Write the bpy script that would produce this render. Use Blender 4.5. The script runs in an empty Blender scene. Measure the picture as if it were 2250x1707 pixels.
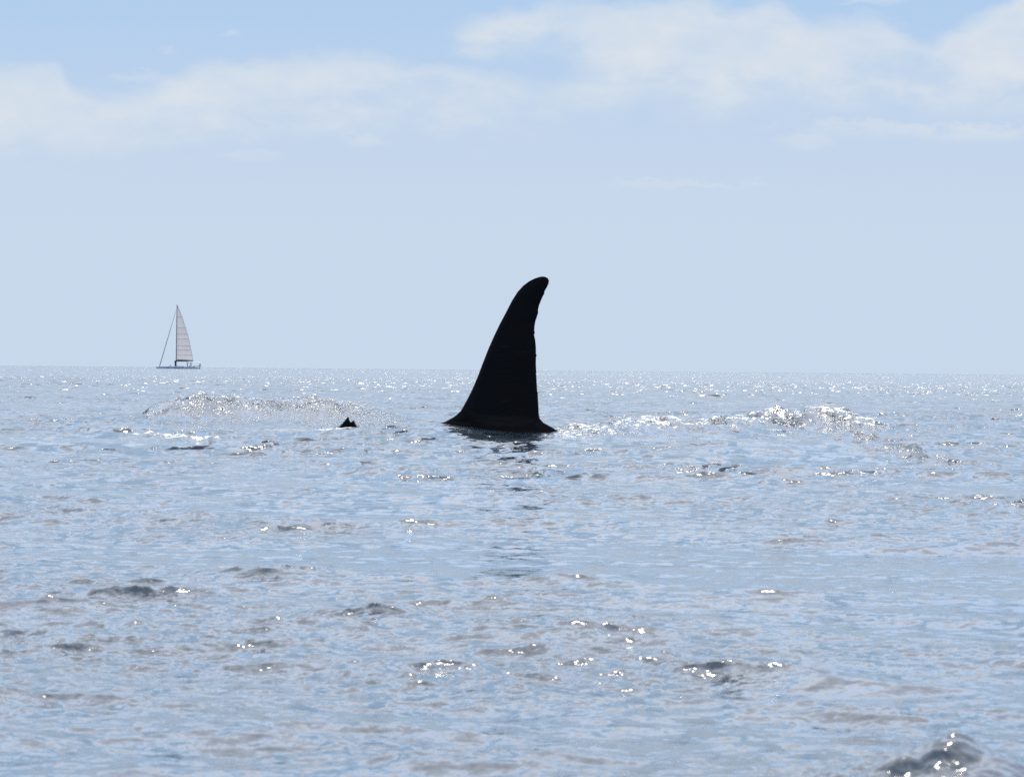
import bpy, bmesh, math, random
import numpy as np
from mathutils import Vector, Matrix

sc = bpy.context.scene
COL = sc.collection
R = math.radians

# ------------------------------------------------------------------ camera
CAM_H = 0.75                 # eye height above the mean water, metres
FPX = 9577.0                 # focal length in photograph pixels (2250 wide)
ROLL = 0.0090                # horizon tilt (rise/run)
def yhor(px): return 802.7 + ROLL * px

cam_d = bpy.data.cameras.new('camera')
cam = bpy.data.objects.new('camera', cam_d); COL.objects.link(cam)
cam_d.sensor_width = 36.0
cam_d.lens = 36.0 * FPX / 2250.0
cam_d.clip_start = 0.1
cam_d.clip_end = 60000.0
cam.location = (0, 0, CAM_H)
pitch = -(853.5 - yhor(1125)) / FPX
cam.matrix_world = (Matrix.Translation((0, 0, CAM_H)) @
                    Matrix.Rotation(R(90) + pitch, 4, 'X') @
                    Matrix.Rotation(math.atan(ROLL), 4, 'Z'))
cam_d.dof.use_dof = True
cam_d.dof.focus_distance = 48.4
cam_d.dof.aperture_fstop = 25.0
sc.camera = cam

# ------------------------------------------------------------------ light
SUN_EL, SUN_AZ = R(44), R(4)           # azimuth measured from +Y towards +X
sun_d = bpy.data.lights.new('sun', 'SUN')
sun_d.energy = 3.5
sun_d.angle = R(0.53)
sun_d.color = (1.0, 0.95, 0.88)
sun = bpy.data.objects.new('sun', sun_d); COL.objects.link(sun)
sd = Vector((math.sin(SUN_AZ) * math.cos(SUN_EL), math.cos(SUN_AZ) * math.cos(SUN_EL), math.sin(SUN_EL)))
sun.rotation_euler = (-sd).to_track_quat('-Z', 'Y').to_euler()
sun.location = (0, 0, 60)

# ------------------------------------------------------------------ render settings
vs = sc.view_settings
vs.view_transform = 'Standard'; vs.look = 'None'; vs.gamma = 1.0; vs.exposure = 0.35
vs.use_curve_mapping = False
sc.render.engine = 'CYCLES'
sc.cycles.use_denoising = False
sc.cycles.sample_clamp_direct = 6.0
sc.cycles.max_bounces = 4; sc.cycles.diffuse_bounces = 2; sc.cycles.glossy_bounces = 3
sc.cycles.volume_bounces = 1

# ------------------------------------------------------------------ node helper
class NT:
    def __init__(s, tree):
        s.t = tree; s.n = tree.nodes; s.l = tree.links
    def put(s, sock, v):
        if v is None: return
        if isinstance(v, bpy.types.NodeSocket): s.l.new(v, sock)
        else: sock.default_value = v
    def node(s, typ, **kw):
        n = s.n.new(typ)
        for k, v in kw.items(): setattr(n, k, v)
        return n
    def m(s, op, a, b=None, c=None, clamp=False):
        n = s.n.new('ShaderNodeMath'); n.operation = op; n.use_clamp = clamp
        s.put(n.inputs[0], a); s.put(n.inputs[1], b); s.put(n.inputs[2], c)
        return n.outputs[0]
    def sm(s, v, lo, hi):                     # smoothstep
        n = s.n.new('ShaderNodeMapRange'); n.interpolation_type = 'SMOOTHSTEP'
        s.put(n.inputs[0], v); s.put(n.inputs[1], lo); s.put(n.inputs[2], hi)
        return n.outputs[0]
    def vm(s, op, a, b=None):
        n = s.n.new('ShaderNodeVectorMath'); n.operation = op
        s.put(n.inputs[0], a)
        if b is not None:
            if op == 'SCALE': s.put(n.inputs[3], b)
            else: s.put(n.inputs[1], b)
        return n.outputs[0]
    def xyz(s, x=0.0, y=0.0, z=0.0):
        n = s.n.new('ShaderNodeCombineXYZ')
        s.put(n.inputs[0], x); s.put(n.inputs[1], y); s.put(n.inputs[2], z)
        return n.outputs[0]
    def noise(s, vec, scale, detail=2.0, rough=0.5, lac=2.0, dist=0.0):
        n = s.n.new('ShaderNodeTexNoise')
        s.put(n.inputs['Vector'], vec); n.inputs['Scale'].default_value = scale
        n.inputs['Detail'].default_value = detail; n.inputs['Roughness'].default_value = rough
        n.inputs['Lacunarity'].default_value = lac; n.inputs['Distortion'].default_value = dist
        return n
    def mix(s, f, a, b):
        n = s.n.new('ShaderNodeMix'); n.data_type = 'RGBA'
        s.put(n.inputs[0], f); s.put(n.inputs[6], a); s.put(n.inputs[7], b)
        return n.outputs[2]
    def curve(s, v, lo, hi, vlo, vhi, pts):
        """piecewise curve: v in lo..hi -> value in vlo..vhi through pts [(v, value)]"""
        n = s.n.new('ShaderNodeFloatCurve'); cm = n.mapping; c = cm.curves[0]
        pts = [((a - lo) / (hi - lo), (b - vlo) / (vhi - vlo)) for a, b in pts]
        while len(c.points) < len(pts): c.points.new(0.5, 0.5)
        for p, (a, b) in zip(c.points, pts): p.location = (a, b); p.handle_type = 'AUTO'
        cm.use_clip = False; cm.update()
        u = s.n.new('ShaderNodeMapRange')
        s.put(u.inputs[0], v); u.inputs[1].default_value = lo; u.inputs[2].default_value = hi
        s.put(n.inputs[1], u.outputs[0])
        return s.m('MULTIPLY_ADD', n.outputs[0], vhi - vlo, vlo)

# ------------------------------------------------------------------ world: sky and clouds
world = bpy.data.worlds.new('World'); sc.world = world; world.use_nodes = True
world.cycles.sampling_method = 'NONE'
W = NT(world.node_tree); W.n.clear()
SKY_STRENGTH = 0.15
out = W.node('ShaderNodeOutputWorld'); bg = W.node('ShaderNodeBackground')
bg.inputs[1].default_value = SKY_STRENGTH
W.l.new(bg.outputs[0], out.inputs[0])
sky = W.node('ShaderNodeTexSky', sky_type='NISHITA', sun_disc=False)
sky.sun_elevation = SUN_EL; sky.sun_rotation = SUN_AZ
sky.altitude = 0; sky.air_density = 1.0; sky.dust_density = 1.0; sky.ozone_density = 6.0
tc = W.node('ShaderNodeTexCoord')
dirv = W.vm('NORMALIZE', tc.outputs['Generated'])
sp = W.node('ShaderNodeSeparateXYZ'); W.l.new(dirv, sp.inputs[0])
dx, dy, dz = sp.outputs
az = W.m('ARCTAN2', dx, dy)
el = W.m('ARCSINE', dz)
def AZ(px): return math.atan((px - 1125) / FPX)
def EL(px, py): return (yhor(px) - py) / FPX
def EP(pts): return [(AZ(a), EL(a, b)) for a, b in pts]
A0, A1 = AZ(-400), AZ(2650)
E0, E1 = -0.02, 0.14
# warped coordinates for billowy edges
big = W.noise(W.xyz(W.m('MULTIPLY', az, 45.0), W.m('MULTIPLY', el, 95.0), 1.7), 1.0, 5.0, 0.55)
fine = W.noise(W.xyz(W.m('MULTIPLY', az, 150.0), W.m('MULTIPLY', el, 300.0), 4.2), 1.0, 4.0, 0.6)
nb = W.m('SUBTRACT', big.outputs[0], 0.5)
nf = W.m('SUBTRACT', fine.outputs[0], 0.5)
edge = W.m('ADD', W.m('MULTIPLY', nb, 0.0075), W.m('MULTIPLY', nf, 0.0060))
ele = W.m('ADD', el, edge)
wide = W.m('ADD', el, W.m('ADD', W.m('MULTIPLY', nb, 0.020), W.m('MULTIPLY', nf, 0.006)))
# layer A, the long low bank
topA = W.curve(az, A0, A1, E0, E1, EP([(-400, 175), (0, 152), (70, 145), (118, 148), (150, 188), (235, 214), (310, 202),
        (365, 168), (440, 142), (600, 130), (790, 121), (870, 136), (960, 142), (1090, 165), (1190, 185), (1260, 168), (1420, 165), (1700, 168), (2250, 160), (2650, 150)]))
botA = W.curve(az, A0, A1, E0, E1, EP([(-400, 320), (0, 335), (250, 330), (420, 310), (600, 292), (760, 270), (900, 262), (1080, 285), (1200, 262), (1500, 238), (1800, 232), (2250, 200), (2650, 220)]))
mA = W.m('MULTIPLY', W.sm(W.m('SUBTRACT', topA, ele), -0.0014, 0.0036),
         W.sm(W.m('SUBTRACT', wide, botA), -0.0080, 0.0120))
# layer B, the taller heap to the right
topB = W.curve(az, A0, A1, E0, E1, EP([(-400, 75), (900, 72), (965, 58), (1010, 40), (1120, 20), (1220, 5), (1400, 2), (1540, -5), (1580, 14), (1690, 2), (1735, 20), (1775, 50),
        (1850, 44), (1910, 40), (1965, 60), (2030, 92), (2085, 62), (2150, 30), (2200, 5), (2260, -40), (2650, -60)]))
botB = W.curve(az, A0, A1, E0, E1, EP([(-400, 80), (960, 78), (1060, 105), (1150, 112), (1230, 140), (1320, 185), (1700, 215), (2250, 230), (2650, 230)]))
mB = W.m('MULTIPLY', W.sm(W.m('SUBTRACT', topB, ele), -0.0014, 0.0038),
         W.sm(W.m('SUBTRACT', wide, botB), -0.0060, 0.0090))
mB = W.m('MULTIPLY', mB, W.sm(W.m('ADD', az, W.m('MULTIPLY', W.m('ADD', nb, nf), 0.012)), AZ(940), AZ(1060)))
# thin wisps
wis = None
for (cx, cy, rx, ry, op) in [(800, 308, 60, 20, .75), (545, 350, 70, 10, .5), (1290 + 480, 318, 60, 16, .8), (2080, 292, 330, 24, .9), (2230, 240, 220, 26, .7), (1490, 412, 170, 10, .55),
                             (1900, 8, 75, 12, .75), (362, 118, 22, 7, .5), (500, 76, 26, 6, .5), (300, 180, 60, 12, .5)]:
    u = W.m('MULTIPLY', W.m('SUBTRACT', az, AZ(cx)), FPX / rx)
    v = W.m('MULTIPLY', W.m('SUBTRACT', ele, EL(cx, cy)), FPX / ry)
    d2 = W.m('ADD', W.m('MULTIPLY', u, u), W.m('MULTIPLY', v, v))
    g = W.m('MULTIPLY', W.sm(W.m('ADD', d2, W.m('MULTIPLY', W.m('ADD', nb, nf), 4.0)), 1.7, -0.6), op)
    wis = g if wis is None else W.m('MAXIMUM', wis, g)
# broken high cloud over the rest of the sky
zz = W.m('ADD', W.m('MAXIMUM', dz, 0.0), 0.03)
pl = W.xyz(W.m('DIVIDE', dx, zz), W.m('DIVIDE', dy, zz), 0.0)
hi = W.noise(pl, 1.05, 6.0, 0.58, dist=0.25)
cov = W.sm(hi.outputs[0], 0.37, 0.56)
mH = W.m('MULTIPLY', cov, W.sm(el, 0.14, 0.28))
cl = W.m('MAXIMUM', W.m('MAXIMUM', mA, mB), wis)
thick = W.m('MULTIPLY_ADD', W.m('ADD', W.m('MULTIPLY', nb, 2.0), W.m('MULTIPLY', nf, 0.55)), 0.75, 0.74, clamp=True)
cl = W.m('MULTIPLY', cl, thick)
# pale marine veil that whitens the lowest sky
veil = W.sm(el, 0.26, 0.08)
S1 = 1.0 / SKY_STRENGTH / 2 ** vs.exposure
veil_lo = (0.580 * S1, 0.688 * S1, 0.835 * S1, 1)
veil_hi = (0.425 * S1, 0.605 * S1, 0.850 * S1, 1)
cloud_c = (0.70 * S1, 0.76 * S1, 0.83 * S1, 1)
veil_c = W.mix(W.sm(el, 0.030, 0.098), veil_lo, veil_hi)
base = W.mix(veil, sky.outputs[0], veil_c)
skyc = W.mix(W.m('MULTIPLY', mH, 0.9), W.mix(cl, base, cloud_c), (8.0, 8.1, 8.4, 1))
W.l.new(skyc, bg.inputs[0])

# ------------------------------------------------------------------ helpers
def at(px, py, Y):
    """world point that lies at depth Y where the photograph shows pixel px, py"""
    return Vector(((px - 1125) / FPX * Y, Y, CAM_H - (py - yhor(px)) / FPX * Y))
def link(name, me, mat=None, parent=None):
    o = bpy.data.objects.new(name, me); COL.objects.link(o)
    if mat: me.materials.append(mat)
    if parent: o.parent = parent
    return o
def tag(o, label=None, cat=None, group=None, kind=None):
    if label: o['label'] = label
    if cat: o['category'] = cat
    if group: o['group'] = group
    if kind: o['kind'] = kind
    return o
def mat(name, col, rough=0.5, spec=0.5, metal=0.0, var=0.0, vscale=5.0):
    m = bpy.data.materials.new(name); m.use_nodes = True
    T = NT(m.node_tree); b = T.n['Principled BSDF']
    b.inputs['Base Color'].default_value = (*col, 1)
    b.inputs['Roughness'].default_value = rough
    b.inputs['Specular IOR Level'].default_value = spec
    b.inputs['Metallic'].default_value = metal
    if var:
        t = T.node('ShaderNodeTexCoord')
        nz = T.noise(t.outputs['Object'], vscale, 4.0, 0.6)
        k = T.m('MULTIPLY_ADD', nz.outputs[0], 2 * var, 1 - var)
        c = T.vm('SCALE', (*col,), k)
        T.l.new(c, b.inputs['Base Color'])
    return m
def mesh_from(name, V, F, smooth=False):
    me = bpy.data.meshes.new(name); me.from_pydata([tuple(v) for v in V], [], F)
    bm = bmesh.new(); bm.from_mesh(me); bmesh.ops.recalc_face_normals(bm, faces=bm.faces); bm.to_mesh(me); bm.free()
    if smooth: me.shade_smooth()
    return me
def loft(rings, cap=True):
    """closed surface through rings of equal vertex count"""
    V = [p for r in rings for p in r]; n = len(rings[0]); F = []
    for i in range(len(rings) - 1):
        for j in range(n):
            a = i * n + j; b = i * n + (j + 1) % n
            F.append((a, b, b + n, a + n))
    if cap:
        F.append(tuple(range(n - 1, -1, -1))); F.append(tuple((len(rings) - 1) * n + k for k in range(n)))
    return V, F
def tube(pts, rad, n=8):
    if not isinstance(rad, (list, tuple)): rad = [rad] * len(pts)
    pts = [Vector(p) for p in pts]; rings = []
    for i, p in enumerate(pts):
        d = (pts[min(i + 1, len(pts) - 1)] - pts[max(i - 1, 0)]).normalized()
        u = d.cross(Vector((0.13, 0.97, 0.21))).normalized(); v = d.cross(u)
        rings.append([p + rad[i] * (math.cos(t) * u + math.sin(t) * v) for t in [2 * math.pi * k / n for k in range(n)]])
    return loft(rings)
def box(c, s):
    c = Vector(c); x, y, z = [k / 2 for k in s]
    V = [c + Vector((i * x, j * y, k * z)) for i in (-1, 1) for j in (-1, 1) for k in (-1, 1)]
    F = [(0, 1, 3, 2), (4, 6, 7, 5), (0, 4, 5, 1), (2, 3, 7, 6), (0, 2, 6, 4), (1, 5, 7, 3)]
    return V, F
def joinVF(*vf):
    V, F = [], []
    for v, f in vf:
        o = len(V); V += list(v); F += [tuple(i + o for i in q) for q in f]
    return V, F

# ------------------------------------------------------------------ the sea
rng = np.random.default_rng(17)
H = CAM_H
# radii of the rows: step grows with distance
rr = [0.4]
while rr[-1] < 6.6: rr.append(rr[-1] * 1.05 + 0.02)
while rr[-1] < 12000:
    r = rr[-1]
    k = 0.0135 if r < 70 else 0.0135 * (r / 70) ** 0.4
    rr.append(r + k * (r / 8) ** 1.27)
rr = np.array(rr)
RPX = 4358.0
th = [0.0]
while th[-1] < math.pi:
    a = th[-1]
    if a < R(8): s = 2.3 / RPX
    elif a < R(14): s = 5.0 / RPX
    elif a < R(25): s = 20.0 / RPX
    else: s = R(5)
    th.append(a + s)
th = np.array(th); th = th * (math.pi / th[-1])
ang = np.concatenate([-th[1:-1][::-1], th])   # -pi..pi without doubling
nR, nA = len(rr), len(ang)
dR = np.gradient(rr); dA = np.gradient(ang); dA = np.abs(dA)
X0 = (rr[:, None] * np.sin(ang)[None, :]).astype(np.float64)
Y0 = (rr[:, None] * np.cos(ang)[None, :]).astype(np.float64)
SX = (rr[:, None] * dA[None, :])           # spacing along the arc

def vnoise(x, y, scale, seed):
    """smooth value noise from a few random sines, about -1..1"""
    r2 = np.random.default_rng(seed); o = np.zeros_like(x)
    for _ in range(7):
        a = r2.uniform(0, 2 * math.pi); k = 2 * math.pi / scale * r2.uniform(0.6, 1.6)
        o += np.sin(k * (x * math.cos(a) + y * math.sin(a)) + r2.uniform(0, 6.28))
    return o / 3.2

# wave list: (wavelength, direction, slope)
NW = 150
lams = np.exp(np.linspace(math.log(0.055), math.log(9.0), NW)) * rng.uniform(0.97, 1.03, NW)
lost_s = np.zeros(nR)                      # slope variance the grid cannot carry, per row, short waves
lost_l = np.zeros(nR)
Z = np.zeros_like(X0); DX = np.zeros_like(X0); DY = np.zeros_like(X0)
octs = math.log2(9.0 / 0.055)
per = NW / octs
order = np.argsort(-lams)
gust = 1.0 + 0.35 * vnoise(X0, Y0 * 0.5, 5.0, 3) + 0.25 * vnoise(X0, Y0 * 0.6, 1.6, 5)
gust = np.clip(gust, 0.25, 2.0)
longz = None
for i in order:
    lam = lams[i]; k = 2 * math.pi / lam
    if lam > 3: so = 0.008
    elif lam > 1.2: so = 0.018
    elif lam > 0.22: so = 0.041
    else: so = 0.040
    slope = so * math.sqrt(2.0 / per)      # each wave's own slope amplitude
    spread = 0.55 if lam > 1.0 else 1.0
    d = R(-112) + rng.normal(0, spread)    # travels towards the camera and a little left
    kx, ky = k * math.cos(d), k * math.sin(d)
    ph = rng.uniform(0, 2 * math.pi)
    amp = slope / k
    wr = np.clip((2 * math.pi / (abs(ky) + 1e-6) / dR - 2.6) / 2.0, 0, 1)          # rows
    lost = slope * slope / 2 * (1 - wr * wr)
    if lam > 0.5: lost_l += lost
    else: lost_s += lost
    nr = int(np.max(np.nonzero(wr > 0)[0])) + 1 if np.any(wr > 0) else 0
    if nr == 0: continue
    wa = np.clip((lam / (SX[:nr]) - 2.6) / 2.0, 0, 1) * wr[:nr, None]
    x, y = X0[:nr], Y0[:nr]
    p = (kx * x + ky * y + ph).astype(np.float32)
    a = amp * wa
    if lam < 1.0:
        if longz is None:
            longz = Z.copy(); longz /= (longz[:nR // 2].std() + 1e-9)
            mod = np.clip(gust * (1.0 + 0.22 * longz), 0.55, 1.6)
        a = a * mod[:nr]
    c, s = np.cos(p), np.sin(p)
    Z[:nr] += a * c
    q = 2.4 if lam > 0.25 else 1.6
    DX[:nr] -= q * a * s * math.cos(d)
    DY[:nr] -= q * a * s * math.sin(d)

# peaked crests, flat troughs
sel = (rr > 6) & (rr < 40); sg = Z[sel][:, np.abs(ang) < R(8)].std()
Z = sg / 0.14 * (np.exp(0.14 * np.clip(Z / sg, -4, 4)) - 1.0)
rip = np.zeros_like(X0)                    # extra capillary roughness
foam = np.zeros_like(X0)
def mound(px, py, Y, hgt, sx, sy, rot=0.0, power=2.0, ripple=0.0, fm=0.0, lump=0.0, seed=1):
    c = at(px, py, Y); cx, cy = c.x, Y
    j = np.abs(rr - cy) < 6 * max(sx, sy) + 2
    x, y = X0[j] - cx, Y0[j] - cy
    cr, sr = math.cos(rot), math.sin(rot)
    u = (x * cr + y * sr) / sx; v = (-x * sr + y * cr) / sy
    d = np.sqrt(u * u + v * v)
    g = np.exp(-0.5 * d ** power)
    gg = g
    if lump:
        gg = g * (1 + lump * vnoise(X0[j], Y0[j], sx * 1.2, seed) + 0.25 * lump * vnoise(X0[j], Y0[j], sx * 0.5, seed + 9))
    Z[j] += hgt * gg
    rip[j] = np.maximum(rip[j], ripple * np.clip(g * 1.6, 0, 1))
    foam[j] = np.maximum(foam[j], fm * g)

# swell pushed up round the whale and the churned water of its wake
cw = at(1090, 940, 48.5)
calm = 1 - 0.9 * np.exp(-0.5 * (((X0 - cw.x) / 1.5) ** 2 + ((Y0 - cw.y) / 1.6) ** 2) ** 2)
cf = at(765, 940, 50.3)
calm *= 1 - 0.8 * np.exp(-0.5 * (((X0 - cf.x) / 0.8) ** 2 + ((Y0 - cf.y) / 1.5) ** 2) ** 2)
cn = at(2105, 1680, 7.55)
calm *= 1 - 0.8 * np.exp(-0.5 * (((X0 - cn.x) / 0.3) ** 2 + ((Y0 - cn.y) / 0.5) ** 2) ** 2)
Z *= calm; DX *= calm; DY *= calm
mound(930, 930, 48.6, 0.14, 0.75, 1.3)
mound(1110, 955, 47.75, 0.006, 0.5, 0.25, ripple=0.14, lump=0.4, seed=4)
mound(1250, 958, 47.9, 0.008, 0.3, 0.3, ripple=0.20, fm=0.3, lump=0.4, seed=5)
mound(950, 930, 48.2, 0.015, 0.35, 0.3, ripple=0.10, fm=0.2, lump=0.3, seed=14)
for n, (a, b, Y, h_) in enumerate([(345, 918, 59.5, .11), (405, 912, 60, .15), (465, 915, 60.3, .13), (525, 915, 60.6, .17), (585, 912, 61, .16), (645, 905, 61.5, .17), (705, 902, 61.5, .18), (775, 900, 61.5, .17), (845, 905, 61, .10)]):
    mound(a, b, Y, h_ * (1.2 if n in (1, 2) else 0.88), 0.38, 0.80, ripple=0.30 if n % 3 else 0.20, fm=0.26 if n % 2 else 0.16, lump=0.13, seed=21 + n)
mound(520, 930, 55.5, 0.03, 1.0, 0.9, ripple=0.13, fm=0.12, lump=0.3, seed=31)
mound(765, 948, 50.2, 0.03, 0.5, 0.30, ripple=0.25, fm=0.5, lump=0.3, seed=26)
mound(900, 935, 52, 0.05, 0.6, 0.6, ripple=0.12, fm=0.15, lump=0.3, seed=27)
for n, (a, b, Y, h_) in enumerate([(1290, 950, 48.6, .11), (1350, 945, 49.5, .13), (1410, 941, 50.3, .14), (1470, 937, 51, .15), (1540, 931, 52.5, .14), (1620, 925, 54, .19), (1700, 918, 56, .23), (1770, 915, 57, .21), (1840, 925, 56.5, .12), (1900, 932, 56, .07)]):
    mound(a, b, Y, h_, 0.36, 0.6, rot=0.4, ripple=0.30, fm=0.36, lump=0.20, seed=40 + n)
mound(1560, 935, 52.3, 0.05, 1.5, 0.8, rot=0.75, ripple=0.14)
mound(600, 920, 58.5, 0.04, 1.9, 1.2, ripple=0.16, fm=0.1)
mound(1990, 925, 57, 0.06, 0.9, 0.5, ripple=0.16, fm=0.15, lump=0.4, seed=60)
# rounded swell in the right middle distance and its sparkling shoulder
mound(1760, 1010, 38, 0.17, 1.1, 1.8, rot=-0.35, ripple=0.03)
for n, (a, b, Y) in enumerate([(1900, 985, 38.5), (1980, 1010, 37), (2060, 1035, 36), (2130, 1060, 35)]):
    mound(a, b, Y, 0.05, 0.24, 0.3, rot=-0.6, ripple=0.16, lump=0.6, seed=70 + n)
# streak of broken water, sparkling wavelets
for n, (a, b, Y) in enumerate([(325, 955, 47), (360, 966, 46), (400, 974, 45), (440, 982, 44)]):
    mound(a, b, Y, 0.045, 0.12, 0.22, rot=-0.7, ripple=0.26, fm=0.55, lump=0.4, seed=80 + n)
mound(650, 1268, 16.2, 0.018, 0.12, 0.14, ripple=0.15, lump=0.3, seed=90)
mound(715, 1262, 16.4, 0.016, 0.08, 0.12, ripple=0.15, lump=0.3, seed=91)
mound(130, 1125, 22.8, 0.015, 0.25, 0.2, ripple=0.08, lump=0.4, seed=92)
mound(1370, 1370, 13.0, 0.012, 0.15, 0.14, ripple=0.05, lump=0.4, seed=94)
# the wave that peaks in the near right corner
mound(2105, 1680, 7.55, 0.098, 0.115, 0.24, rot=0.15, power=1.2, ripple=0.025, lump=0.10, seed=98)
mound(2090, 1740, 7.48, 0.030, 0.26, 0.22, rot=0.1, power=1.6, ripple=0.03, lump=0.12, seed=99)

PX = X0 + DX; PY = Y0 + DY
nv = nR * nA
co = np.stack([PX, PY, Z], -1).reshape(-1, 3).astype(np.float32)
i0 = (np.arange(nR - 1)[:, None] * nA + np.arange(nA)[None, :])
j1 = (np.arange(nA) + 1) % nA
quads = np.stack([i0, np.arange(nR - 1)[:, None] * nA + j1[None, :],
                  (np.arange(nR - 1)[:, None] + 1) * nA + j1[None, :], i0 + nA], -1).reshape(-1, 4)
quads = quads[:, ::-1]                     # normals up
me = bpy.data.meshes.new('sea')
nf_ = len(quads)
me.vertices.add(nv); me.vertices.foreach_set('co', co.ravel())
me.loops.add(nf_ * 4); me.loops.foreach_set('vertex_index', quads.ravel().astype(np.int32))
me.polygons.add(nf_)
me.polygons.foreach_set('loop_start', (np.arange(nf_) * 4).astype(np.int32))
me.polygons.foreach_set('use_smooth', np.ones(nf_, dtype=bool))
me.update(calc_edges=True)
def attr(name, arr):
    a = me.attributes.new(name, 'FLOAT', 'POINT'); a.data.foreach_set('value', np.ascontiguousarray(np.broadcast_to(arr, X0.shape), dtype=np.float32).ravel())
base_short = 0.040
modA = np.clip(mod, 0.2, 2.2)
def fade(lo, hi): return np.clip((np.log(rr) - math.log(lo)) / (math.log(hi) - math.log(lo)), 0, 1)[:, None]
tot = np.sqrt(lost_s + lost_l + base_short ** 2)[:, None]      # slopes the grid does not carry
w1 = 1 - fade(12, 24); w2 = 1 - fade(26, 55); w3 = fade(16, 34) * (1 - fade(80, 170)); w4 = fade(80, 170) * (1 - fade(300, 700)); w5 = fade(300, 700)
attr('ripple_fine', 0.045 * modA ** 1.3 * w1 + rip)
attr('rough', 0.07 + 0.07 * fade(60, 200))
attr('ripple_mid', (tot * 0.95 + 0.032) * modA * w2 + rip * 0.5)
attr('ripple_long', tot * 1.55 * modA * w3)
attr('ripple_big', tot * w4 * 2.7)
attr('ripple_far', tot * w5 * 2.1)
attr('foam', foam)

def sea_material():
    m = bpy.data.materials.new('sea_water'); m.use_nodes = True
    T = NT(m.node_tree); b = T.n['Principled BSDF']
    g = T.node('ShaderNodeNewGeometry')
    def at_(n):
        a = T.node('ShaderNodeAttribute'); a.attribute_name = n; return a.outputs['Fac']
    pos = g.outputs['Position']
    patch = T.noise(T.vm('MULTIPLY', pos, (0.5, 0.35, 1.0)), 1.0, 2.0, 0.5)
    pf = T.sm(patch.outputs[0], 0.36, 0.66)
    pk = T.m('MULTIPLY_ADD', pf, 0.7, 0.7)
    steep = T.noise(T.vm('MULTIPLY', pos, (1.0, 0.30, 1.0)), 1.5, 2.0, 0.5)       # now and then a steep little crest
    pks = T.m('MULTIPLY', pk, T.m('MULTIPLY_ADD', T.sm(steep.outputs[0], 0.56, 0.72), 2.2, 1.0))
    vec = None
    for nm, cx, cy, det in (('ripple_fine', 0.022, 0.030, 2.5), ('ripple_mid', 0.085, 0.10, 3.0), ('ripple_long', 0.17, 0.40, 3.0), ('ripple_big', 0.42, 3.0, 1.0), ('ripple_far', 1.2, 14.0, 1.0)):
        nz = T.noise(T.vm('MULTIPLY', pos, (1 / cx, 1 / cy, 1 / cx)), 1.0, det, 0.62, dist=0.5)
        c = T.vm('SUBTRACT', nz.outputs['Color'], (0.5, 0.5, 0.5))
        if nm in ('ripple_mid', 'ripple_long'):                     # crisp creases between tilted facets
            q = T.node('ShaderNodeSeparateColor'); T.l.new(nz.outputs['Color'], q.inputs[0])
            st = T.vm('SUBTRACT', T.xyz(T.sm(q.outputs[0], 0.43, 0.57), T.sm(q.outputs[1], 0.43, 0.57), 0.5), (0.5, 0.5, 0.5))
            c = T.vm('ADD', T.vm('SCALE', c, 0.8), T.vm('SCALE', st, 0.09))
        s = T.m('MULTIPLY', T.m('MULTIPLY', at_(nm), 7.5), pk if nm in ('ripple_fine', 'ripple_mid') else pks)
        v = T.vm('SCALE', T.vm('MULTIPLY', c, (1, 1, 0)), s)
        vec = v if vec is None else T.vm('ADD', vec, v)
    N = T.vm('NORMALIZE', T.vm('ADD', g.outputs['Normal'], vec))
    T.l.new(N, b.inputs['Normal'])
    fo = T.noise(T.vm('MULTIPLY', pos, (1.0, 0.6, 1.0)), 16.0, 5.0, 0.65)
    fm = T.sm(T.m('ADD', T.m('MULTIPLY', at_('foam'), 0.5), fo.outputs[0]), 0.66, 0.80)
    fm = T.m('MULTIPLY', fm, T.sm(at_('foam'), 0.02, 0.2))
    T.l.new(T.mix(fm, (0.040, 0.058, 0.078, 1), (0.72, 0.75, 0.77, 1)), b.inputs['Base Color'])
    T.l.new(T.m('MULTIPLY_ADD', fm, 0.5, at_('rough')), b.inputs['Roughness'])
    b.inputs['IOR'].default_value = 1.333
    return m
sea = link('sea', me, sea_material())
tag(sea, 'rippled grey blue sea reaching the horizon', 'sea', kind='structure')

# ------------------------------------------------------------------ the orca
FY = 48.4                                   # depth of the fin
def fin_pt(cx, cy): return (950 + cx * 0.25037, 580 + cy * 0.25037)    # enlargement -> photograph pixel
lead = [(-420, 1560), (-250, 1480), (-60, 1425), (110, 1385), (200, 1335), (250, 1290), (300, 1200), (350, 1100), (400, 980), (440, 870), (490, 740), (540, 625), (590, 520), (640, 425), (690, 325),
        (740, 245), (790, 190), (840, 152), (890, 127), (930, 114), (955, 110)]
trail = [(1500, 1560), (1280, 1510), (1150, 1478), (1100, 1460), (1040, 1425), (975, 1390), (945, 1355), (937, 1320), (930, 1210), (926, 1140), (928, 1128), (921, 1118), (914, 1020), (911, 950), (907, 870), (908, 815), (914, 800), (907, 788), (906, 730), (900, 670), (889, 622), (896, 600), (890, 588),
         (893, 540), (900, 500), (912, 465), (923, 430), (922, 400), (930, 365), (945, 325), (960, 290), (972, 266), (978, 256), (974, 248), (985, 228), (1000, 200), (1006, 190), (1004, 184), (1014, 178), (1011, 170), (1016, 150), (1005, 125), (980, 113), (958, 110)]
def interp_at(pts, y):
    ys = [p[1] for p in pts][::-1]; xs = [p[0] for p in pts][::-1]
    return float(np.interp(y, ys, xs))
rows_y = sorted(set(list(np.linspace(111, 330, 40)) + list(np.linspace(330, 1300, 90)) + list(np.linspace(1300, 1555, 26)) + [p[1] for p in trail if 112 < p[1] < 1555]))
ys_ = np.arange(100, 1561, 4.0)
raw_ = np.array([interp_at(trail, y) for y in ys_])
pad_ = np.pad(raw_, 12, mode='edge'); smo_ = np.convolve(pad_, np.hanning(27)[1:-1] / np.hanning(27).sum(), 'valid')
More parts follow.
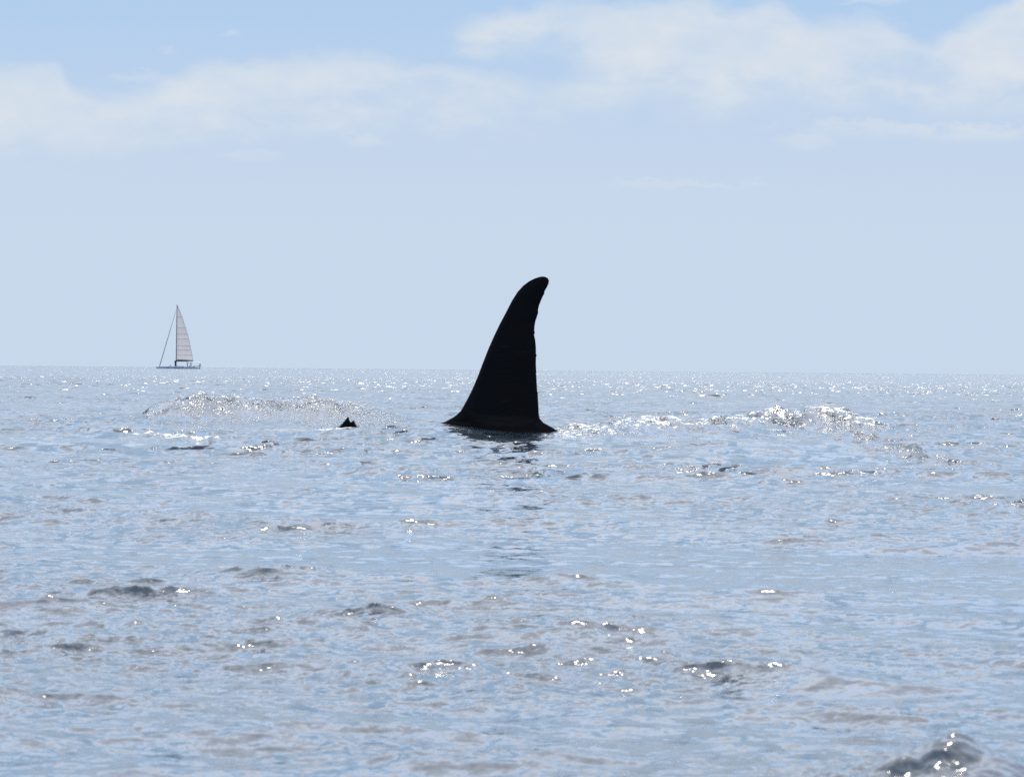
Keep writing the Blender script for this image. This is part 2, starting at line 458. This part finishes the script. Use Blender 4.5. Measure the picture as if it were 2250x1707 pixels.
smo_ = np.where((ys_ > 260) & (ys_ < 1280), smo_, raw_)
rings = []
nC = 26
fin_c = at(*fin_pt(560, 1420), FY)
for y in rows_y:
    xl, xr = interp_at(lead, y), interp_at(trail, y); xt = float(np.interp(y, ys_, smo_))
    nick = (xr - xt) * 0.25037 / FPX * FY
    pl_, pt_ = at(*fin_pt(xl, y), FY), at(*fin_pt(xt, y), FY)
    chord = (pt_ - pl_).length
    thick = 0.050 * min(chord, 1.0) + 0.004
    if y > 1330: thick += 0.10 * ((y - 1330) / 225) ** 1.5
    ring = []
    for k in range(nC):
        t = 2 * math.pi * k / nC
        u = 0.5 - 0.5 * math.cos(t)                         # 0 at the leading edge
        prof = abs(math.sin(t)) ** 0.9 * (1.25 - 0.55 * u)
        yy = thick * prof * (1 if t < math.pi else -1)
        p = pl_.lerp(pt_, u); ring.append(Vector((p.x + nick * max(0.0, (u - 0.9) / 0.1), FY + yy, p.z)))
    rings.append(ring)
Vf, Ff = loft(rings)
# trunk: blunt head to the left, tail stock to the right, just under the surface
bx = fin_c.x
prof = [(-2.75, 0.02, -0.62), (-2.70, 0.13, -0.60), (-2.55, 0.27, -0.56), (-2.3, 0.40, -0.52), (-1.9, 0.54, -0.50), (-1.4, 0.66, -0.53), (-0.8, 0.74, -0.60), (-0.2, 0.77, -0.64), (0.5, 0.74, -0.66), (1.2, 0.63, -0.64),
        (1.9, 0.47, -0.60), (2.5, 0.31, -0.56), (3.0, 0.19, -0.54), (3.3, 0.12, -0.54), (3.45, 0.05, -0.54)]
xs = np.linspace(-2.75, 3.45, 60)
brings = []
for x in xs:
    r = float(np.interp(x, [p[0] for p in prof], [p[1] for p in prof])); zc = float(np.interp(x, [p[0] for p in prof], [p[2] for p in prof])) - 0.12
    w = 0.92 if x < 1.8 else max(0.45, 0.92 - 0.45 * (x - 1.8))
    brings.append([Vector((bx + x, FY + w * r * math.cos(t), zc + r * math.sin(t))) for t in [2 * math.pi * k / 28 for k in range(28)]])
Vb, Fb = loft(brings)
def paddle(root, tip, side, chord, n=12):
    rs = []
    root, tip = Vector(root), Vector(tip)
    for i in range(n):
        s = i / (n - 1); c = root.lerp(tip, s); ch = chord * (0.6 + 0.9 * math.sin(math.pi * min(1, s * 0.75 + 0.12))) * (1 if s < 0.85 else max(0.15, math.sqrt(max(0, 1 - ((s - .85) / .155) ** 2))))
        rs.append([c + Vector((0.5 * ch * math.cos(t), 0, 0)) + side * (0.045 * (1 - 0.6 * s) * math.sin(t)) for t in [2 * math.pi * k / 12 for k in range(12)]])
    return loft(rs)
parts_vf = [(Vb, Fb)]
for s in (-1, 1):
    parts_vf.append(paddle((bx - 1.5, FY + s * 0.40, -0.98), (bx - 1.05, FY + s * 1.15, -1.55), Vector((0, 0.6 * s, 0.8)), 0.55))
    parts_vf.append(paddle((bx + 3.28, FY + s * 0.0, -0.66), (bx + 3.72, FY + s * 0.95, -0.66), Vector((0, 0, 1)), 0.50))
def union(name, first, others):
    a = link(name, mesh_from(name, *first))
    tmp = []
    for vf in others:
        o = link('tmp', mesh_from('tmp', *vf)); tmp.append(o)
        md = a.modifiers.new('u', 'BOOLEAN'); md.operation = 'UNION'; md.object = o; md.solver = 'EXACT'
    dg = bpy.context.evaluated_depsgraph_get(); dg.update()
    res = bpy.data.meshes.new_from_object(a.evaluated_get(dg))
    old = a.data; a.modifiers.clear(); a.data = res; res.name = name
    for o in tmp:
        d = o.data; bpy.data.objects.remove(o); bpy.data.meshes.remove(d)
    bpy.data.meshes.remove(old)
    return a
orca = union('orca', (Vf, Ff), parts_vf)
orca.data.shade_smooth()
def orca_material():
    m = bpy.data.materials.new('orca_skin'); m.use_nodes = True
    T = NT(m.node_tree); b = T.n['Principled BSDF']
    g = T.node('ShaderNodeNewGeometry'); s = T.node('ShaderNodeSeparateXYZ'); T.l.new(g.outputs['Position'], s.inputs[0])
    nz = T.noise(g.outputs['Position'], 3.0, 5.0, 0.6)
    sc_ = T.noise(T.vm('MULTIPLY', g.outputs['Position'], (1.0, 1.0, 9.0)), 6.0, 3.0, 0.5)
    belly = T.sm(T.m('ADD', s.outputs[2], T.m('MULTIPLY', nz.outputs[0], 0.25)), -1.0, -1.06)
    blk = T.mix(T.sm(sc_.outputs[0], 0.60, 0.72), (0.0026, 0.0032, 0.0052, 1), (0.006, 0.0068, 0.0095, 1))
    T.l.new(T.mix(belly, blk, (0.65, 0.65, 0.62, 1)), b.inputs['Base Color'])
    T.l.new(T.m('MULTIPLY_ADD', nz.outputs[0], 0.14, 0.06), b.inputs['Roughness'])
    b.inputs['Specular IOR Level'].default_value = 0.05
    bp = T.node('ShaderNodeBump'); bp.inputs['Strength'].default_value = 0.15; bp.inputs['Distance'].default_value = 0.01
    n2 = T.noise(g.outputs['Position'], 22.0, 4.0, 0.6)
    T.l.new(n2.outputs[0], bp.inputs['Height']); T.l.new(bp.outputs[0], b.inputs['Normal'])
    return m
skin = orca_material()
orca.data.materials.clear(); orca.data.materials.append(skin)
tag(orca, 'orca at the surface, only its tall black curved dorsal fin and wet back showing', 'whale')

# ------------------------------------------------------------------ small notched fin tip in the splash
SY = 50.4
def sp_(cx, cy): return at(700 + cx * 0.07233, 880 + cy * 0.07233, SY)
outl = [(430, 1010), (520, 862), (600, 812), (700, 715), (790, 615), (850, 545), (885, 495), (908, 486), (928, 505), (940, 550), (955, 600), (985, 640), (1020, 640),
        (1045, 605), (1065, 585), (1085, 600), (1115, 650), (1140, 705), (1180, 765), (1240, 830), (1330, 1010)]
cen = sp_(900, 900)
Vs, Fs = [], []
n = len(outl)
for k, (th_, shrink) in enumerate([(-0.035, 0.90), (0.0, 1.0), (0.035, 0.90)]):
    for q in outl:
        p = sp_(*q); c = Vector((p.x, SY, cen.z))
        p = Vector((cen.x + (p.x - cen.x) * (1 if k == 1 else 0.95), SY + th_, p.z - (0.0 if k == 1 else 0.008)))
        Vs.append(p)
for k in range(2):
    for j in range(n):
        a, b_ = k * n + j, k * n + (j + 1) % n
        Fs.append((a, b_, b_ + n, a + n))
Fs.append(tuple(range(n - 1, -1, -1))); Fs.append(tuple(2 * n + j for j in range(n)))
me2 = mesh_from('surfacing_fin', Vs, Fs)
fin2 = link('surfacing_fin', me2, skin)
tag(fin2, 'small dark notched fin tip breaking the surface in white splash, left of the tall fin', 'fin')

# ------------------------------------------------------------------ spray
def droplet_mat():
    m = mat('spray_water', (0.78, 0.81, 0.84), 0.25, 0.5); return m
def spray(name, n, fn, rmin, rmax, seed):
    r2 = random.Random(seed)
    ico = bmesh.new(); bmesh.ops.create_icosphere(ico, subdivisions=1, radius=1.0)
    iv = np.array([v.co[:] for v in ico.verts]); ifc = np.array([[v.index for v in f.verts] for f in ico.faces]); ico.free()
    P = np.array([fn(r2) for _ in range(n)]); rad = np.array([rmin * (rmax / rmin) ** r2.random() ** 1.6 for _ in range(n)])
    st = np.array([(1.0, 1.0, r2.uniform(0.8, 1.9)) for _ in range(n)])
    V = (iv[None] * (rad[:, None] * st)[:, None, :] + P[:, None, :]).reshape(-1, 3)
    F = (ifc[None] + (np.arange(n) * len(iv))[:, None, None]).reshape(-1, 3)
    me = bpy.data.meshes.new(name); me.from_pydata(V.tolist(), [], F.tolist()); me.shade_smooth()
    return link(name, me, droplet_mat())
def f1(r):
    x = r.gauss(800, 52); lim = max(8, 58 - abs(x - 795) * 0.42)
    y = 942 - lim * (1 - r.random() ** 0.6) * 1.05 - r.random() * 4
    p = at(x, y, 51.3 + abs(r.gauss(0, 0.4))); return p[:]
spr = spray('splash_spray', 2600, f1, 0.0022, 0.008, 5)
tag(spr, 'fine white spray thrown up around the small notched fin tip', 'splash', kind='stuff')

# ------------------------------------------------------------------ sailing catamaran on the horizon
BY = 1800.0
K = 0.10728 * BY / FPX                       # metres per unit of the enlargement
borg = at(320 + 625 * 0.10728, 650 + 1490 * 0.10728, BY); borg.z = 0.0
boat = bpy.data.objects.new('sailing_catamaran', None); COL.objects.link(boat)
boat.location = borg
tag(boat, 'catamaran with one pale grey mainsail up, sailing on the horizon', 'sailboat')
def bp(cx, cy, y=0.0): return Vector(((cx - 625) * K, y, (1490 - cy) * K))
m_hull = mat('hull_paint_hazed', (0.34, 0.42, 0.55), 0.35, 0.5, var=0.1, vscale=0.6)  # pale blue colour carries the haze of distance, no haze volume
m_deck = mat('deck_white', (0.55, 0.56, 0.55), 0.5, 0.4, var=0.08)
m_dark = mat('navy_canvas', (0.02, 0.035, 0.06), 0.8, 0.2, var=0.2, vscale=2)
m_spar = mat('spar_metal_hazed', (0.16, 0.19, 0.24), 0.5, 0.5)  # grey lightened in the colour itself to imitate distance haze
m_glass = mat('smoked_window', (0.03, 0.035, 0.04), 0.15, 0.5)
m_net = mat('trampoline_net', (0.10, 0.10, 0.11), 0.9, 0.1)
m_seat = mat('cushion', (0.42, 0.38, 0.34), 0.8, 0.2, var=0.1)
def sail_mat():
    m = bpy.data.materials.new('sailcloth'); m.use_nodes = True
    T = NT(m.node_tree); b = T.n['Principled BSDF']
    t = T.node('ShaderNodeTexCoord'); nz = T.noise(T.vm('MULTIPLY', t.outputs['Object'], (0.5, 0.5, 1.2)), 0.8, 4.0, 0.6)
    T.l.new(T.mix(nz.outputs[0], (0.40, 0.405, 0.43, 1), (0.50, 0.505, 0.53, 1)), b.inputs['Base Color'])
    b.inputs['Roughness'].default_value = 0.8; b.inputs['Specular IOR Level'].default_value = 0.2
    tr = T.node('ShaderNodeBsdfTranslucent'); T.l.new(b.inputs['Base Color'].links[0].from_socket, tr.inputs[0])
    mx = T.node('ShaderNodeMixShader'); mx.inputs[0].default_value = 0.55
    T.l.new(b.outputs[0], mx.inputs[1]); T.l.new(tr.outputs[0], mx.inputs[2])
    T.l.new(mx.outputs[0], T.n['Material Output'].inputs[0])
    return m
m_sail = sail_mat()
HB = 3.6
for s in (-1, 1):
    hx = [225, 240, 300, 420, 560, 700, 850, 980, 1060, 1100]
    top = [1456, 1453, 1448, 1445, 1444, 1444, 1445, 1449, 1456, 1470]
    hw = [0.04, 0.14, 0.36, 0.62, 0.75, 0.80, 0.80, 0.74, 0.66, 0.60]
    rs = []
    for x, t_, w in zip(hx, top, hw):
        c = bp(x, t_); zt = c.z; zb = -0.45
        rs.append([Vector((c.x, s * HB + w * a, zt + (zb - zt) * b_)) for a, b_ in [(-.9, 0), (.9, 0), (1, .25), (.85, .7), (.35, 1), (-.35, 1), (-.85, .7), (-1, .25)]])
    h = link('hull', mesh_from('hull', *loft(rs)), m_hull, boat)
    wv = []
    for x in (470, 620, 700, 780):
        c = bp(x, 1466); wv.append(box((c.x, s * HB - 0.78 if s < 0 else s * HB - 0.78, c.z), (0.9, 0.08, 0.16)))
    for q in wv: link('porthole', mesh_from('porthole', *q), m_glass, h)
# bridge deck and low cabin
a, b_ = bp(560, 1458), bp(1080, 1470)
link('bridge_deck', mesh_from('bridge_deck', *box(((a.x + b_.x) / 2, 0, 0.52), (b_.x - a.x, 2 * HB, 0.28))), m_deck, boat)
cab = [bp(585, 1462), bp(600, 1440), bp(640, 1432), bp(790, 1434), bp(815, 1462)]
rs = [[Vector((p.x, y * (1 if i in (0, 4) else 0.9), p.z)) for i, p in enumerate(cab)] for y in (-2.6, 2.6)]
cabin = link('cabin', mesh_from('cabin', *loft(rs)), m_deck, boat)
for x0, x1 in ((605, 660), (668, 722), (730, 785)):
    p0, p1 = bp(x0, 1458), bp(x1, 1441)
    link('window', mesh_from('window', *box(((p0.x + p1.x) / 2, -2.50, (p0.z + p1.z) / 2), (p1.x - p0.x, 0.36, p1.z - p0.z))), m_glass, cabin)
# trampoline, crossbeam
p0, p1 = bp(345, 1462), bp(560, 1448)
Vn = [Vector((p0.x, -HB, p0.z)), Vector((p0.x, HB, p0.z)), Vector((p1.x, HB, p1.z)), Vector((p1.x, -HB, p1.z))]
link('trampoline', mesh_from('trampoline', *loft([[v + Vector((0, 0, .12)) for v in Vn], [v - Vector((0, 0, .12)) for v in Vn]])), m_net, boat)
link('crossbeam', mesh_from('crossbeam', *tube([(bp(285, 1462).x, -HB, bp(285, 1462).z), (bp(280, 1462).x, 0, bp(280, 1455).z), (bp(285, 1462).x, HB, bp(285, 1462).z)], 0.14)), m_spar, boat)
# mast, rigging, boom
mast = link('mast', mesh_from('mast', *tube([bp(622, 1440), bp(623, 800), bp(625, 172)], [0.20, 0.18, 0.10])), m_spar, boat)
for y in (900, 520):
    for s in (-1, 1):
        link('spreader', mesh_from('spreader', *tube([bp(624, y), bp(632, y - 6, s * 1.4)], 0.05, 6)), m_spar, mast)
link('furled_jib', mesh_from('furled_jib', *tube([bp(275, 1462), bp(300, 1375), bp(440, 885), bp(608, 300)], [0.13, 0.17, 0.14, 0.05])), m_spar, boat)
for s in (-1, 1):
    link('shroud', mesh_from('shroud', *tube([bp(625, 330), bp(632, 520, s * 1.4), bp(640, 1455, s * HB)], 0.012, 4)), m_spar, boat)
link('boom', mesh_from('boom', *tube([bp(618, 1335), bp(800, 1334), bp(968, 1326)], [0.16, 0.16, 0.12])), m_spar, boat)
rs = []
for i in range(12):
    s = i / 11; x = 618 + s * 352; up = 1298 + 14 * s; lo = 1342 - 10 * s
    rs.append([bp(x, up, 0.03), bp(x, (up + lo) / 2, 0.34 * (1 - 0.5 * s)), bp(x, lo, 0.16), bp(x, lo, -0.16), bp(x, (up + lo) / 2, -0.34 * (1 - 0.5 * s)), bp(x, up, -0.03)])
link('sail_cover', mesh_from('sail_cover', *loft(rs)), m_dark, boat)
rs = [[bp(605 + dx_ * w, y, dy_ * w * K) for dx_, dy_ in ((-1, -1), (1, -1), (1, 1), (-1, 1))] for y, w in ((1440, 10), (1420, 15), (1372, 14), (1350, 20), (1330, 14), (1320, 6))]
link('mast_bag', mesh_from('mast_bag', *loft(rs)), m_dark, boat)
# mainsail: cloth panels between full battens
leech = [(195, 638), (300, 680), (430, 735), (540, 774), (655, 812), (770, 846), (880, 880), (1020, 905), (1105, 925), (1200, 945), (1305, 966)]
def lx(y): return float(np.interp(y, [p[0] for p in leech], [p[1] for p in leech]))
def camber(u, y): return -0.9 * math.sin(math.pi * u ** 0.8) * (0.35 + 0.65 * (y - 195) / 1110)
seams = [195, 430, 655, 770, 880, 1020, 1105, 1205, 1305]
tape = joinVF(tube([bp(630, y) for y in range(195, 1306, 74)], 0.05, 6), tube([bp(lx(y), y) for y in range(195, 1306, 74)], 0.05, 6))
main = link('mainsail', mesh_from('mainsail', *tape), m_sail, boat)
for y0, y1 in zip(seams[:-1], seams[1:]):
    V, F = [], []
    nu, nvv = 8, 4
    for side in (0,):
        for j in range(nvv + 1):
            y = y0 + 1.2 + (y1 - y0 - 2.4) * j / nvv
            for i in range(nu + 1):
                u = i / nu; p = bp(631 + (lx(y) - 631) * u, y, camber(u, y) + 0.015 * side - 0.25 * math.sin(math.pi * j / nvv) * 0.3)
                V.append(p)
    M = (nu + 1) * (nvv + 1)
    for side in (0,):
        for j in range(nvv):
            for i in range(nu):
                a = side * M + j * (nu + 1) + i; F.append((a, a + 1, a + nu + 2, a + nu + 1))
    link('sail_panel', mesh_from('sail_panel', V, F, True), m_sail, main)
for y in seams[1:-1]:
    link('batten', mesh_from('batten', *tube([bp(631 + (lx(y) - 631) * u, y, camber(u, y) - 0.03) for u in [i / 8 for i in range(9)]], 0.05, 5)), m_spar, main)
# cockpit: post, bimini, seats, rails
link('traveller_post', mesh_from('traveller_post', *tube([bp(852, 1462), bp(850, 1400), bp(844, 1338)], [0.22, 0.2, 0.14])), m_spar, boat)
rs = []
for x, z in ((862, 1372), (890, 1362), (960, 1357), (1060, 1356), (1105, 1362), (1122, 1372)):
    rs.append([bp(x, z, -2.8), bp(x, z - 4, 0), bp(x, z, 2.8), bp(x, z + 8, 2.8), bp(x, z + 4, 0), bp(x, z + 8, -2.8)])
bim = link('bimini_canopy', mesh_from('bimini_canopy', *loft(rs)), m_deck, boat)
for x0, x1 in ((918, 920), (1112, 1095)):
    for s in (-1, 1):
        link('canopy_post', mesh_from('canopy_post', *tube([bp(x1, 1462, s * 2.6), bp((x0 + x1) / 2 + 6, 1420, s * 2.6), bp(x0, 1368, s * 2.6)], 0.11, 6)), m_spar, bim)
for s in (-1, 1):
    link('rail', mesh_from('rail', *tube([bp(960, 1440, s * 3.6), bp(1040, 1438, s * 3.6), bp(1100, 1430, s * 3.6), bp(1118, 1412, s * 3.6), bp(1126, 1440, s * 3.6), bp(1098, 1466, s * 3.6)], 0.06, 6)), m_spar, boat)
for x in (880, 985):
    link('seat', mesh_from('seat', *joinVF(box(bp(x, 1452, -1.2), (0.9, 1.6, 0.45)), box(bp(x + 20, 1436, -1.2), (0.2, 1.6, 0.6)))), m_seat, boat)
# ------------------------------------------------------------------ person sitting on the foredeck
def skin_body(name, verts, edges, mt, loc):
    me = bpy.data.meshes.new(name); me.from_pydata([v[:3] for v in verts], edges, [])
    o = link(name, me, mt); o.location = loc
    md = o.modifiers.new('skin', 'SKIN'); o.modifiers.new('sub', 'SUBSURF').levels = 1
    for i, v in enumerate(verts):
        me.skin_vertices[0].data[i].radius = (v[3], v[3])
    me.skin_vertices[0].data[0].use_root = True
    dg = bpy.context.evaluated_depsgraph_get(); dg.update()
    res = bpy.data.meshes.new_from_object(o.evaluated_get(dg)); o.modifiers.clear(); o.data = res
    res.shade_smooth(); return o
pv = [(0, 0, .12, .15), (-.02, 0, .38, .16), (0, 0, .58, .15), (0, 0, .68, .06), (-.03, 0, .80, .10), (-.03, 0, .90, .08),
      (-.02, .17, .58, .06), (-.12, .22, .36, .05), (-.32, .16, .30, .04), (-.02, -.17, .58, .06), (-.12, -.22, .36, .05), (-.32, -.16, .30, .04),
      (-.05, .10, .10, .10), (-.42, .12, .36, .075), (-.55, .12, .04, .05), (-.70, .12, .03, .04), (-.05, -.10, .10, .10), (-.42, -.12, .36, .075), (-.55, -.12, .04, .05), (-.70, -.12, .03, .04)]
pe = [(0, 1), (1, 2), (2, 3), (3, 4), (4, 5), (2, 6), (6, 7), (7, 8), (2, 9), (9, 10), (10, 11), (0, 12), (12, 13), (13, 14), (14, 15), (0, 16), (16, 17), (17, 18), (18, 19)]
m_cloth = mat('dark_clothes', (0.03, 0.035, 0.04), 0.85, 0.2, var=0.3, vscale=6)
pp = borg + bp(512, 1450, -1.5)
person = skin_body('person', pv, pe, m_cloth, pp)
tag(person, 'person in dark clothes sitting on the catamaran foredeck', 'person')
